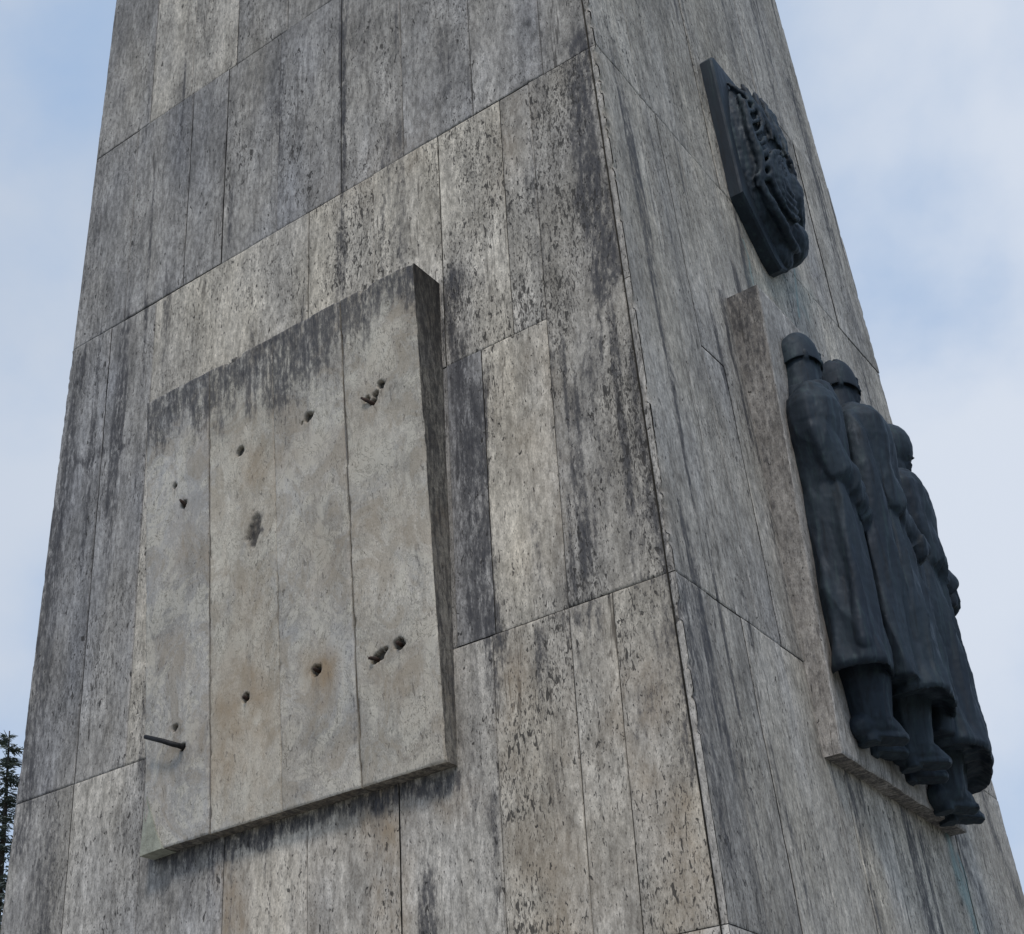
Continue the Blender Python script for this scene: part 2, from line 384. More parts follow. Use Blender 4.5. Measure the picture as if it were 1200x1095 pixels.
# slab list.  prop = (lightness, coolness, soot, warmth, pittedness)
def P(l=1.0, c=.4, s=0.1, w=0.0, p=1.0): return (l, c, s, w, p)
SP = 0.010
LS = []
def rowL(z0, z1, us, props, sp=SP):
    for a, b, p in zip(us[:-1], us[1:], props): LS.append(((a, b, z0, z1), sp, p))
rowL(.90, 1.94, ['E', -2.60, -2.215, -1.805, -1.437, -1.069, -.70, -.424, -.275, 'E'],
     [P(.78, .6, .4), P(.88, .5, .25), P(.85, .45, .3), P(1.0, .15, .1, .2), P(.98, .15, .1, .2), P(.94, .3, .2), P(1.0, .1, .12, .18, 1.6), P(1.03, .1, .1, .2), P(.92, .15, .25, .2, 1.5)])
# course between 1.94 and 4.09, staggered
for r, p in [(('E', -2.60, 1.94, 4.085), P(.72, .9, .5)), ((-2.60, -2.325, 1.94, 4.085), P(.8, .85, .28)),
             ((-2.325, -1.464, 1.94, 4.085), P(1.0, .25, .12, .02, 1.1)), ((-1.464, -1.137, 1.94, 4.085), P(1.02, .15, .1, .04, 1.5)),
             ((-1.137, -.83, 3.02, 4.085), P(1.05, .12, .06, .04, 1.6)), ((-1.137, -.83, 1.94, 3.02), P(.8, .5, .3)),
             ((-.83, -.552, 3.02, 4.085), P(1.05, .15, .1, .02, 1.5)), ((-.83, -.685, 1.94, 3.02), P(.72, .8, .3)),
             ((-.685, -.424, 1.94, 3.02), P(1.08, .1, .0, .08, 1.0)), ((-.552, -.424, 3.02, 4.085), P(.9, .35, .3, 0, 1.6)),
             ((-.424, 'E', 1.94, 4.085), P(.9, .3, .26, .06, 1.7))]:
    LS.append((r, SP, p))
rowL(4.085, 5.20, ['E', -2.52, -2.163, -1.944, -1.637, -1.297, -.99, -.666, -.36, 'E'],
     [P(.72, 1, .4), P(.76, 1, .22), P(.78, 1, .15), P(.82, .9, .2), P(.82, 1, .25), P(.85, .75, .2), P(.78, .95, .3), P(.88, .75, .22), P(.85, .6, .35, 0, 1.4)])
rowL(5.20, 6.35, ['E', -2.45, -2.18, -1.90, -1.60, -1.28, -.95, -.64, -.33, 'E'],
     [P(.74, .9, .3), P(1.02, .4, .0, .0), P(1.0, .45, .05), P(.86, .8, .1), P(.82, .8, .2), P(.82, .8, .2), P(.8, .8, .2), P(.85, .8, .2), P(.85, .8, .2)])
def cols(n, a, b): return [a+(b-a)*(i+rng.uniform(-.15, .15))/n for i in range(1, n)]
def coarse(dst, z0, z1, n, w0):
    us = ['E'] + cols(n, -w0+0.1, -.1) + ['E']
    for a, b in zip(us[:-1], us[1:]): dst.append(((a, b, z0, z1), 0.06, P(.8+.2*rng.random(), .4+.5*rng.random(), .25*rng.random())))
for z0, z1 in ((6.35, 7.45), (7.45, 8.5), (8.5, 9.6), (9.6, 10.7), (10.7, 11.8), (11.8, 13.0)): coarse(LS, z0, z1, 7, 2.6)
for z0, z1 in ((-.15, .90), (-1.2, -.15), (-1.6, -1.2)): coarse(LS, z0, z1, 8, 3.0)
RS = []
def rowR(z0, z1, us, props, sp=SP):
    for a, b, p in zip(us[:-1], us[1:], props): RS.append(((a, b, z0, z1), sp, p))
g = [.84, .95, .9, .86, .92, .88, .86, .84, .8]
rowR(.90, 1.94, ['E', .30, .53, .82, 1.15, 1.5, 1.85, 2.25, 2.65, 'E'], [P(.74, .75, .35), P(.8, .7, .2), P(1.0, .55, .0), P(1.05, .35, .05), P(1.0, .3, .1), P(1.0, .35, .1), P(.95, .5, .15), P(.92, .6, .15), P(.85, .7, .3)])
for r, p in [(('E', .50, 1.94, 4.085), P(.84, .6, .12, .0, .7)), ((.50, .66, 1.94, 4.085), P(.84, .65, .18)), ((.66, .83, 1.94, 3.03), P(.84, .85, .12)), ((.66, .83, 3.03, 4.085), P(.88, .7, .05)),
             ((.83, 1.15, 1.94, 4.085), P(.9, .7, .08)), ((1.15, 1.6, 1.94, 4.085), P(.9, .6, .1)), ((1.6, 2.05, 1.94, 4.085), P(.95, .5, .1)),
             ((2.05, 2.5, 1.94, 4.085), P(.95, .6, .12)), ((2.5, 'E', 1.94, 4.085), P(.86, .7, .3))]:
    RS.append((r, SP, p))
rowR(4.085, 5.20, ['E', .55, .86, 1.2, 1.6, 2.0, 2.4, 'E'], [P(.86, .85, .08), P(.85, .95, .05), P(.86, .95, .05), P(.9, .8, .05), P(.88, .8, .1), P(.85, .8, .1), P(.84, .8, .2)])
rowR(5.20, 6.6, ['E', .62, .95, 1.3, 1.65, 2.0, 2.35, 'E'], [P(.86, .95, .08), P(.88, .95, .05), P(.86, 1, .05), P(.86, .9, .08), P(.86, .9, .1), P(.86, .9, .1), P(.84, .9, .2)])
def coarseR(z0, z1, n):
    us = ['E'] + [0.55+(2.3-.55)*(i+rng.uniform(-.15, .15))/n for i in range(n)] + ['E']
    for a, b in zip(us[:-1], us[1:]): RS.append(((a, b, z0, z1), 0.06, P(.8+.2*rng.random(), .6+.3*rng.random(), .2*rng.random())))
for z0, z1 in ((6.6, 7.6), (7.6, 8.6), (8.6, 9.7), (9.7, 10.8), (10.8, 11.9), (11.9, 13.0), (-.15, .90), (-1.2, -.15), (-1.6, -1.2)): coarseR(z0, z1, 6)

tower = empty('stone_tower', (-1.5, 1.56, GZ))
tag(tower, 'tall tapering tower clad in streaked, pitted grey travertine slabs', 'monument')
# core just behind the slabs
def frustum(ins, z0, z1):
    V = []
    for z in (z0, z1):
        V += [(xl(z)+ins, yf(z)+ins, z), (xr(z)-ins, yf(z)+ins, z), (xr(z)-ins, yb(z)-ins, z), (xl(z)+ins, yb(z)-ins, z)]
    return V, [(0, 1, 5, 4), (1, 2, 6, 5), (2, 3, 7, 6), (3, 0, 4, 7), (4, 5, 6, 7), (3, 2, 1, 0)]
V, F = frustum(0.009, GZ-0.3, TOP-0.02)
link('core', npmesh('core', V, F), M_core, tower, False)
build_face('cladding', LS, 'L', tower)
build_face('cladding', RS, 'R', tower)
# the two hidden faces, same courses, plainer grid
def far_face(which):
    slabs = []
    z = GZ
    while z < TOP-0.05:
        z1 = min(z+1.09, TOP)
        us = ['E'] + [0.6+(2.2-.6)*(i+rng.uniform(-.15, .15))/5 for i in range(6)] + ['E']
        for a, b in zip(us[:-1], us[1:]): slabs.append(((a, b, z, z1), 0.08, P(.8+.2*rng.random(), .5+.4*rng.random(), .3*rng.random())))
        z = z1
    def xf(V):
        z = V[:, 2]; d = V[:, 0]-xr(z); s = (V[:, 1]-yf(z))/(yb(z)-yf(z))
        if which == 'W': return np.stack([xl(z)-d, yb(z)+(yf(z)-yb(z))*s, z], 1)
        return np.stack([xr(z)+(xl(z)-xr(z))*s, yb(z)+d, z], 1)
    global DARK_R, GREEN_R
    a, b = DARK_R, GREEN_R; DARK_R = [([(843, 343), (866, 450), (880, 520)], .018, 1.25), ([(708, 180), (722, 300)], .001, 0)]; GREEN_R = DARK_R
    build_face('cladding', slabs, 'R', tower, xf)
    DARK_R, GREEN_R = a, b
far_face('W'); far_face('N')
# edge strip of the right-hand slabs, seen end-on beside the corner on the left face
def corner_strip():
    Vs, Fs, As, off = [], [], {}, 0
    for z0, z1 in ((-1.6, -.15), (-.15, .90), (.90, 1.94), (1.94, 3.03), (3.03, 4.085), (4.085, 5.2), (5.2, 6.6), (6.6, 8.6), (8.6, 10.8), (10.8, 13.0)):
        nz = max(4, int((z1-z0)/(0.010 if .8 < z0 < 6.5 else .06)))
        Z = np.linspace(z0+.0015, z1-.0015, nz)
        S_ = np.array([0, .15, .4, .7, .88, 1.0]); Z2, S2 = np.meshgrid(Z, S_, indexing='ij')
        U = xr(Z2)-0.023+0.023*S2
        D = (fbm(U*60, Z2*30, 9)-0.5)*0.003 + rng.uniform(-.001, .001) - (S2 == 0)*0.005
        chip = sstep(0.5, 0.75, fbm(Z2*22, Z2*0+3, 31, 4))*0.012
        D -= chip*np.exp(-(1-S2)*0.023/0.012)
        U = U - chip*(S2**6)*0.9
        n, k = U.shape; idx = np.arange(n*k).reshape(n, k)
        Fq = np.stack([idx[:-1, :-1], idx[:-1, 1:], idx[1:, 1:], idx[1:, :-1]], -1).reshape(-1, 4)
        u = U.ravel(); z = Z2.ravel()
        Vs.append(np.stack([u, yf(z)-D.ravel(), z], 1)); Fs.append(Fq+off); off += len(u)
        A = dict(stain_shade=np.clip(0.25+strokes(u, z, DARK_L, hitL, 3)*.6, 0, 1), warm=u*0+.05, green=u*0, tint=u*0+1.05, coolness=u*0+.45,
                 pos=np.stack([u*1.0, z, u*0+z0], 1), deep=((S2 == 0)*0.8).ravel(), pitty=u*0+1.2)
        for kk, v in A.items(): As.setdefault(kk, []).append(v)
    link('corner_edge', npmesh('corner_edge', np.concatenate(Vs), np.concatenate(Fs), {k: np.concatenate(v) for k, v in As.items()}), M_tower, tower)
corner_strip()

# ------------------------------------------------------------------ grids with relief for the two mounted slabs
def slab_box(name, parent, mat, front, u_lo, u_hi, z_lo, z_hi, back, axis, sp, shape=None, attrs=None, prop=(1, .3, .1, 0, 1), seed=0, side_dark=(0, 0)):
    """board: front grid + four returns running back into the tower. axis 'Y' = faces -Y, 'X' = faces +X"""
    nu = int((u_hi(0)-u_lo(0))/sp)+2; nz = int((z_hi(0.5)-z_lo(0.5))/sp)+2
    su = np.concatenate([[0], np.linspace(0.003, 0.997, nu), [1]]); sz = np.concatenate([[0], np.linspace(0.002, 0.998, nz), [1]])
    SZ, SU = np.meshgrid(sz, su, indexing='ij')
    U = u_lo(SZ)+(u_hi(SZ)-u_lo(SZ))*SU; Z = z_lo(SU)+(z_hi(SU)-z_lo(SU))*SZ
    z_top = z_hi(SU)
    D = (fbm(U*8, Z*5, 60+seed)-0.5)*0.004 + (fbm(U*50, Z*30, 61+seed)-.5)*0.0018
    e = np.zeros_like(U); e[:, 0] = e[:, -1] = e[0, :] = e[-1, :] = 1
    rim = sstep(0.45, 0.8, fbm(U*18, Z*18, 77+seed))
    edd = np.minimum(np.minimum(U-U[:, :1], U[:, -1:]-U), np.minimum(Z-Z[:1, :], Z[-1:, :]-Z))
    D -= e*0.003 + rim*0.006*np.exp(-edd/0.008)
    deep = np.zeros_like(U)
    st = np.zeros_like(U); wm = np.zeros_like(U); gr = np.zeros_like(U)
    if shape is not None: D, deep, st, wm = shape(U, Z, D, z_top)
    n, k = U.shape; idx = np.arange(n*k).reshape(n, k)
    Fq = [np.stack([idx[:-1, :-1], idx[:-1, 1:], idx[1:, 1:], idx[1:, :-1]], -1).reshape(-1, 4)]
    P0 = [np.stack([U.ravel(), D.ravel(), Z.ravel()], 1)]
    A = dict(stain_shade=[st.ravel()], warm=[wm.ravel()], deep=[deep.ravel()], u=[U.ravel()], z=[Z.ravel()])
    off = n*k
    loops = [idx[:, -1], idx[:, 0][::-1], idx[-1, ::-1], idx[0, :]]
    for li, lp in enumerate(loops):
        B = P0[0][lp]; m = 10
        steps = np.concatenate([[0], np.geomspace(0.01, 1, m)])
        bd = back
        rows = []
        for q in steps:
            R = B.copy(); R[:, 1] = B[:, 1]*(1-q) - bd*q
            R[:, 1] += 0
            jit = (fbm(R[:, 2]*14+li*7, R[:, 1]*40, 90)-.5)*0.004*min(1, q*10)
            if li < 2: R[:, 0] += jit*(1 if li == 0 else -1)
            else: R[:, 2] += jit
            rows.append(R)
        R = np.concatenate(rows); ln = len(lp)
        id2 = np.arange(ln*(m+1)).reshape(m+1, ln)+off
        Fq.append(np.stack([id2[:-1, :-1], id2[1:, :-1], id2[1:, 1:], id2[:-1, 1:]], -1).reshape(-1, 4))
        off += ln*(m+1)
        P0.append(R)
        qd = np.repeat(steps, ln)
        dark = side_dark[0] if li < 2 else (0.85 if li == 3 else 0.8)  # underside and top returns darkened evenly
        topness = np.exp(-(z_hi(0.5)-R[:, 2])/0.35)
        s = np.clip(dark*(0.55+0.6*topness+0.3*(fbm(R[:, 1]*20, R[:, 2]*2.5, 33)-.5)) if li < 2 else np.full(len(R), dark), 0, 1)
        A['stain_shade'].append(s); A['warm'].append(np.full(len(R), 0.25*(li == 3)+0.1*(li < 2)))
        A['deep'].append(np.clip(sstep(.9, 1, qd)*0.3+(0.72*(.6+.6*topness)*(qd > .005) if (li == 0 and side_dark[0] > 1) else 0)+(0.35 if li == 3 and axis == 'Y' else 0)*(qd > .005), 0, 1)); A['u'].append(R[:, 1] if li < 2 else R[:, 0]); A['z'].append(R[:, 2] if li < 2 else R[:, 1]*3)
    Pn = np.concatenate(P0); F = np.concatenate(Fq)
    if axis == 'Y': V = np.stack([Pn[:, 0], front-Pn[:, 1], Pn[:, 2]], 1)
    else: V = np.stack([front+Pn[:, 1], Pn[:, 0], Pn[:, 2]], 1)
    u = np.concatenate(A['u']); z = np.concatenate(A['z'])
    r = rng.random(2)*8
    at = dict(stain_shade=np.clip(np.concatenate(A['stain_shade'])+prop[2], 0, 1.3), warm=np.concatenate(A['warm'])+prop[3], green=u*0, tint=u*0+prop[0], coolness=u*0+prop[1],
              pos=np.stack([u+r[0], z+r[1], u*0+seed], 1), deep=np.concatenate(A['deep']), pitty=u*0+prop[4])
    return link(name, npmesh(name, V, F, at), mat, parent)

# ------------------------------------------------------------------ bare plaque of four boards on the left face
plaque = empty('bare_plaque', (-1.5, 0.02, 1.54))
tag(plaque, 'pale stone plaque of four upright boards, stripped, with drilled holes and rust marks', 'plaque')
HOLES = [(-1.992, 2.949, .013), (-1.942, 2.852, .016), (-1.660, 2.967, .019), (-1.332, 2.969, .020), (-1.365, 2.955, .006), (-1.007, 2.957, .016), (-1.042, 2.905, .016),
         (-1.068, 2.925, .011), (-1.034, 2.925, .012), (-1.981, 1.970, .015), (-1.942, 1.886, .013), (-1.648, 1.985, .016), (-1.334, 1.992, .020), (-.993, 1.978, .022), (-1.087, 1.955, .017), (-1.065, 1.963, .015), (-1.045, 1.975, .008)]
WARMP = [(-1.64, 1.93, .14, 1.2), (-1.70, 1.78, .11, .9), (-1.33, 1.97, .07, 1.3), (-1.33, 1.88, .04, 1.0), (-1.04, 1.93, .07, .6), (-1.58, 2.85, .10, .45), (-1.60, 2.72, .10, .35), (-1.30, 2.5, .16, .3),
         (-1.0, 1.9, .06, .5), (-1.88, 1.90, .07, .5), (-1.95, 2.7, .12, .35), (-1.02, 2.45, .18, .25), (-1.45, 2.85, .08, .35), (-1.62, 2.3, .1, .35), (-1.25, 2.3, .12, .3)]
DARKP = [(-1.600, 2.615, .035, .060, .95), (-1.565, 2.66, .02, .03, .7), (-1.50, 2.28, .05, .06, .5), (-1.19, 1.80, .03, .12, .6), (-1.36, 1.70, .05, .07, .45), (-.95, 2.62, .05, .05, .5),
         (-.89, 2.2, .02, .15, .6), (-2.10, 2.10, .02, .12, .55), (-2.07, 2.22, .03, .04, .6), (-.89, 1.64, .04, .05, .5), (-1.24, 3.05, .05, .05, .5), (-.95, 2.9, .04, .05, .4), (-1.40, 1.60, .06, .03, .5),
         (-1.20, 2.1, .015, .5, .35), (-1.63, 2.20, .02, .2, .35), (-1.95, 1.80, .012, .12, .5), (-1.0, 1.88, .01, .09, .8), (-1.335, 1.9, .012, .1, .5)]
def plaque_shape(U, Z, D, ztop):
    deep = np.zeros_like(U); st = np.zeros_like(U); wm = np.zeros_like(U)
    jx = (fbm(U*70, Z*70, 12)-.5)*0.016; jz = (fbm(U*70, Z*70, 15)-.5)*0.016
    for hx, hz, r in HOLES:
        d = np.hypot(U-hx+jx, Z-hz+jz)
        k = 1-sstep(r*0.62, r*1.05, d)
        D = D-k*0.05; deep = np.maximum(deep, np.clip(k*2.2, 0, 1))
        st = np.maximum(st, 0.55*np.exp(-(d/(r*2.2))**2))
    n = (fbm(U*12, Z*12, 51)-.5)
    for hx, hz, r, a in WARMP:
        wm = np.maximum(wm, a*np.exp(-((np.hypot(U-hx, (Z-hz)*.7)+n*.08)/r)**2))
    for hx, hz, ru, rz, a in DARKP:
        n2 = (fbm(U*25, Z*25, 52)-.5)
        st = np.maximum(st, a*(1-sstep(.6, 1.3, np.hypot((U-hx)/ru, (Z-hz)/rz)+n2*1.6)))
    # soot running down from the top edge
    depth = ztop-Z
    reach = 0.16+0.22*fbm(U*9, U*0, 71, 3)+0.10*np.exp(-((U+1.42)/.25)**2)-0.08*np.exp(-((U+.95)/.1)**2)
    st = np.maximum(st, 1.3*(1-sstep(.2, 1.45, depth/reach+(fbm(U*16, Z*9, 73)-.5)*.9)))
    st = np.maximum(st, .30*sstep(.56, .74, fbm(U*7, Z*5, 75)))
    dd = np.abs(U+1.600)/.042+np.abs(Z-2.615-(U+1.6)*.6)/.078+(fbm(U*40, Z*40, 55)-.5)*.7      # broken-out chip
    kc = 1-sstep(.75, 1.1, dd); D = D-kc*.010*(.5+fbm(U*60, Z*60, 56)); st = np.maximum(st, kc*.95); deep = np.maximum(deep, kc*.45)
    # narrow run-off below the holes
    for hx, hz, r in HOLES:
        if r < .012: continue
        ln = np.clip((hz-Z)/.16, 0, 1); k = np.exp(-((U-hx+(fbm(Z*30, U*0, 57)-.5)*.012)/.006)**2)*(Z < hz)*(1-ln)
        st = np.maximum(st, .75*k); wm = np.maximum(wm, .9*np.exp(-((U-hx)/.014)**2)*(Z < hz)*(1-ln)*fbm(U*90, Z*20, 58))
    # small nicks along the top edge
    for cx, cr in ((-1.74, .022), (-1.70, .03), (-1.66, .012), (-1.06, .018), (-.885, .014), (-.855, .012)):
        k = np.exp(-((U-cx)/cr)**2)*np.exp(-depth/0.016)*sstep(.3, .6, fbm(U*60, Z*60, 88)); D = D-k*0.016; deep = np.maximum(deep, k)
    return D, deep, st, wm
XB = [-2.152, -1.816, -1.494, -1.170, -0.845]
props = [(1.0, .55, .02, .0, .9), (1.03, .15, .02, .08, .9), (.98, .38, .03, .02, .9), (1.0, .25, .02, .05, 1.0)]
gaps = [(0, .0025), (.0025, .0012), (.0012, .003), (.003, 0)]
def ztopP(u): return 3.392
for i in range(4):
    x0, x1 = XB[i]+gaps[i][0], XB[i+1]-gaps[i][1]
    tl = 0.0 if i else 0.03
    slab_box('board', plaque, M_panel, 0.02+(0, .004, .001, .003)[i], lambda s, x0=x0, tl=tl: x0+tl*(1-s), lambda s, x1=x1: x1+0*s,
             lambda s, i=i: 1.545+0*s, lambda s: 3.390+0*s, 0.22, 'Y', 0.006, plaque_shape, prop=props[i], seed=i+1, side_dark=(1.5 if i == 3 else .6, 0))
# dark backing seen in the joints between the boards, and pale mortar smeared at the lower left corner
def boxmesh(x0, x1, y0, y1, z0, z1):
    V = [(x0, y0, z0), (x1, y0, z0), (x1, y1, z0), (x0, y1, z0), (x0, y0, z1), (x1, y0, z1), (x1, y1, z1), (x0, y1, z1)]
    return V, [(0, 1, 5, 4), (1, 2, 6, 5), (2, 3, 7, 6), (3, 0, 4, 7), (4, 5, 6, 7), (3, 2, 1, 0)]
V, F = boxmesh(-2.11, -.85, .040, .25, 1.56, 3.38)
link('backing', npmesh('backing', V, F), M_core, plaque, False)
def mortar_wedge():
    bm = bmesh.new()
    pts = [(-2.140, 1.537), (-2.03, 1.541), (-2.06, 1.60), (-2.09, 1.68), (-2.113, 1.75), (-2.135, 1.72), (-2.143, 1.62)]
    f = [bm.verts.new((x, (.013, .012, .013, .014, .016, .030, .030)[i], z)) for i, (x, z) in enumerate(pts)]
    b = [bm.verts.new((x, 0.16, z)) for x, z in pts]
    bm.faces.new(f[::-1]); n = len(pts)
    for i in range(n): bm.faces.new((f[i], f[(i+1) % n], b[(i+1) % n], b[i]))
    bmesh.ops.recalc_face_normals(bm, faces=bm.faces)
    me = bpy.data.meshes.new('mortar_patch'); bm.to_mesh(me); bm.free()
    return link('mortar_patch', me, M_mortar, plaque, False)
mortar_wedge()
def tube(path, rads, seg=10, cap=True):
    V, F = [], []
    path = [Vector(p) for p in path]
    up = None
    for i, p in enumerate(path):
        d = (path[min(i+1, len(path)-1)]-path[max(i-1, 0)]).normalized()
        if up is None: up = d.orthogonal().normalized()
        up = (up-d*up.dot(d)).normalized(); q = d.cross(up)
        for k in range(seg):
            a = 2*math.pi*k/seg; V.append(p+(up*math.cos(a)+q*math.sin(a))*rads[i])
    for i in range(len(path)-1):
        for k in range(seg):
            F.append((i*seg+k, i*seg+(k+1) % seg, (i+1)*seg+(k+1) % seg, (i+1)*seg+k))
    return V, F
def tube_obj(name, path, rads, mat, parent, seg=10):
    V, F = tube(path, rads, seg)
    bm = bmesh.new(); vs = [bm.verts.new(v) for v in V]
    for f in F: bm.faces.new([vs[i] for i in f])
    bm.faces.new(vs[:seg][::-1]); bm.faces.new(vs[-seg:])
    me = bpy.data.meshes.new(name); bm.to_mesh(me); bm.free()
    return link(name, me, mat, parent)
# bent anchor pin that sticks out of the lower left hole, stubs in other holes
tube_obj('anchor_pin', [(-1.942, .05, 1.886), (-1.944, .0, 1.888), (-1.958, -.012, 1.893), (-2.0, -.022, 1.914), (-2.080, -.026, 1.950)], [.010, .010, .010, .009, .008], M_iron, plaque)
for (x, z, dx, dz) in ((-1.942, 2.852, -.012, .02), (-1.050, 2.900, -.035, .03), (-1.087, 1.955, -.02, .004), (-.993, 1.978, .0, .0), (-1.334, 1.992, .0, .004), (-1.648, 1.985, .002, .002)):
    tube_obj('anchor_stub', [(x, .06, z), (x, .022, z), (x+dx*.6, .012, z+dz*.6), (x+dx, .010, z+dz)], [.007, .007, .006, .004], M_rust, plaque, 8)

# ------------------------------------------------------------------ bearing slab on the right face
rslab = empty('bearing_slab', (0, 1.6, 1.6))
tag(rslab, 'thick upright stone slab behind the three bronze soldiers', 'slab')
def rs_shape(U, Z, D, ztop):
    st = .25*np.exp(-(ztop-Z)/.15)+.25*sstep(.5, .7, fbm(U*6, Z*1.5, 81)) + .35*np.exp(-(Z-1.6)/.05)*fbm(U*10, Z, 3)
    return D, np.zeros_like(U), st, np.zeros_like(U)+.05
slab_box('slab_block', rslab, M_tower, 0.004, lambda s: 1.0+0*s, lambda s: 2.2+0*s, lambda s: 1.603+0*s, lambda s: 3.428+0*s, 0.2, 'X', 0.01, rs_shape,
         prop=(.92, .6, .08, 0, .6), seed=9, side_dark=(.85, 0))

# ------------------------------------------------------------------ bronze work
def closed_loft(rings, seg=40, boxy=None):
    """rings: (cx, cy, z, ax, ay, amp, k, ph) -> verts, faces (closed)"""
    V, F = [], []
    for (cx, cy, z, ax, ay, amp, k, ph) in rings:
        for i in range(seg):
            a = 2*math.pi*i/seg
            r = 1+amp*math.sin(k*a+ph)+amp*.6*math.sin((k*1.7+1)*1.0*round(1)*a*1.0+ph*1.3) if amp else 1
            ca, sa = math.cos(a), math.sin(a)
            if boxy: ca, sa = math.copysign(abs(ca)**boxy, ca), math.copysign(abs(sa)**boxy, sa)
            V.append((cx+ax*r*ca, cy+ay*r*sa, z))
    n = len(rings)
    for i in range(n-1):
        for k2 in range(seg):
            F.append((i*seg+k2, i*seg+(k2+1) % seg, (i+1)*seg+(k2+1) % seg, (i+1)*seg+k2))
    F.append(tuple(range(seg))[::-1]); F.append(tuple(range((n-1)*seg, n*seg)))
    return V, F
def ellipsoid(c, r, rotm=None, sub=3):
    bm = bmesh.new(); bmesh.ops.create_icosphere(bm, subdivisions=sub, radius=1.0)
    V = [Vector((v.co.x*r[0], v.co.y*r[1], v.co.z*r[2])) for v in bm.verts]
    if rotm: V = [rotm @ v for v in V]
    V = [v+Vector(c) for v in V]
    F = [tuple(v.index for v in f.verts) for f in bm.faces]
    bm.free(); return V, F
def capped(path, rads, seg=14):
    V, F = tube(path, rads, seg); n = len(V)
    F.append(tuple(range(seg))[::-1]); F.append(tuple(range(n-seg, n)))
    e1 = ellipsoid(path[0], (rads[0]*.98,)*3, sub=2); e2 = ellipsoid(path[-1], (rads[-1]*.98,)*3, sub=2)
    return [(V, F), e1, e2]
def fuse(name, parts, mat, parent, voxel=0.008, smooth=4, xf=None, fold=0.0, rough=0.0014):
    """grow one continuous surface out of overlapping volumes"""
    bm = bmesh.new()
    for V, F in parts:
        vs = [bm.verts.new(v) for v in V]
        for f in F:
            try: bm.faces.new([vs[i] for i in f])
            except ValueError: pass
    bmesh.ops.recalc_face_normals(bm, faces=bm.faces)
    me = bpy.data.meshes.new(name+'_src'); bm.to_mesh(me); bm.free()
    if xf: me.transform(xf)
    o = bpy.data.objects.new(name+'_src', me); COL.objects.link(o)
    r = o.modifiers.new('r', 'REMESH'); r.mode = 'VOXEL'; r.voxel_size = voxel
    s = o.modifiers.new('s', 'SMOOTH'); s.factor = 0.5; s.iterations = smooth
    dg = bpy.context.evaluated_depsgraph_get(); dg.update()
    m2 = bpy.data.meshes.new_from_object(o.evaluated_get(dg))
    m2.name = name
    bpy.data.objects.remove(o); bpy.data.meshes.remove(me)
    n = len(m2.vertices); co = np.empty(n*3, np.float32); no = np.empty(n*3, np.float32)
    m2.vertices.foreach_get('co', co); m2.vertices.foreach_get('normal', no)
    co = co.reshape(-1, 3); no = no.reshape(-1, 3); zt = float(co[:, 2].max()); zb = float(co[:, 2].min())
    d = np.zeros(n)
    for i in range(n):
        x, y, z = (float(q) for q in co[i])
        k = mnoise.noise((x*70, y*70, z*45))*rough + mnoise.noise((x*22+5, y*22, z*16))*rough*1.2
        if fold:
            w_ = min(1.0, (zt-z)/(zt-zb)*1.6+.25)*min(1.0, .25+(z-zb)*9)
            a = 1-abs(mnoise.noise((x*7, y*12+z*1.5, z*.9)))*3.6
            b = 1-abs(mnoise.noise((x*12+3, y*22-z*2.6, z*1.7+7)))*3.2
            k += fold*w_*(max(a, -.6)*.9+max(b, -.6)*.45-.35)
        d[i] = k
    co = co+no*d[:, None]
    m2.vertices.foreach_set('co', co.astype(np.float32).ravel()); m2.update()
    return link(name, m2, mat, parent)

relief = empty('bronze_relief', (0.05, 1.6, 1.65))
tag(relief, 'dark bronze relief of three soldiers standing in long greatcoats', 'sculpture')

def coat_rings(cx, cy, zs, hem, topz, flare, seedph, slope=0.0, depth=0.122):
    """greatcoat body from hem up to the shoulders; folds deepen downwards"""
    rings = []
    H = topz-hem
    prof = [(0, 1.05+flare, .055), (.015, 1.07+flare, .03), (.08, 1.01+flare*.9, .04), (.2, .97+flare*.7, .042), (.35, .93+flare*.4, .03), (.5, .90, .022), (.62, .86, .015), (.74, .95, .008), (.84, 1.03, .004), (.91, 1.02, 0), (.955, .90, 0), (.985, .70, 0), (1.0, .48, 0)]
    rings.append((cx+slope, cy, hem+.035, depth*.8, zs*.85, 0, 5, 0)); rings.append((cx+slope, cy, hem-.002, depth*(1.03+flare), zs*(1.03+flare), .02, 5, seedph))
    for t, s, amp in prof[1:]:
        rings.append((cx+slope*(1-t), cy, hem+H*t, depth*s, zs*s, amp*.6, 5, seedph+t*1.2))
    return rings
def frame(x, y, yaw):      # local frame of a figure: +X forwards (out of the wall), turned by yaw
    return Matrix.Translation((x, y, 0)) @ Matrix.Rotation(yaw, 4, 'Z')
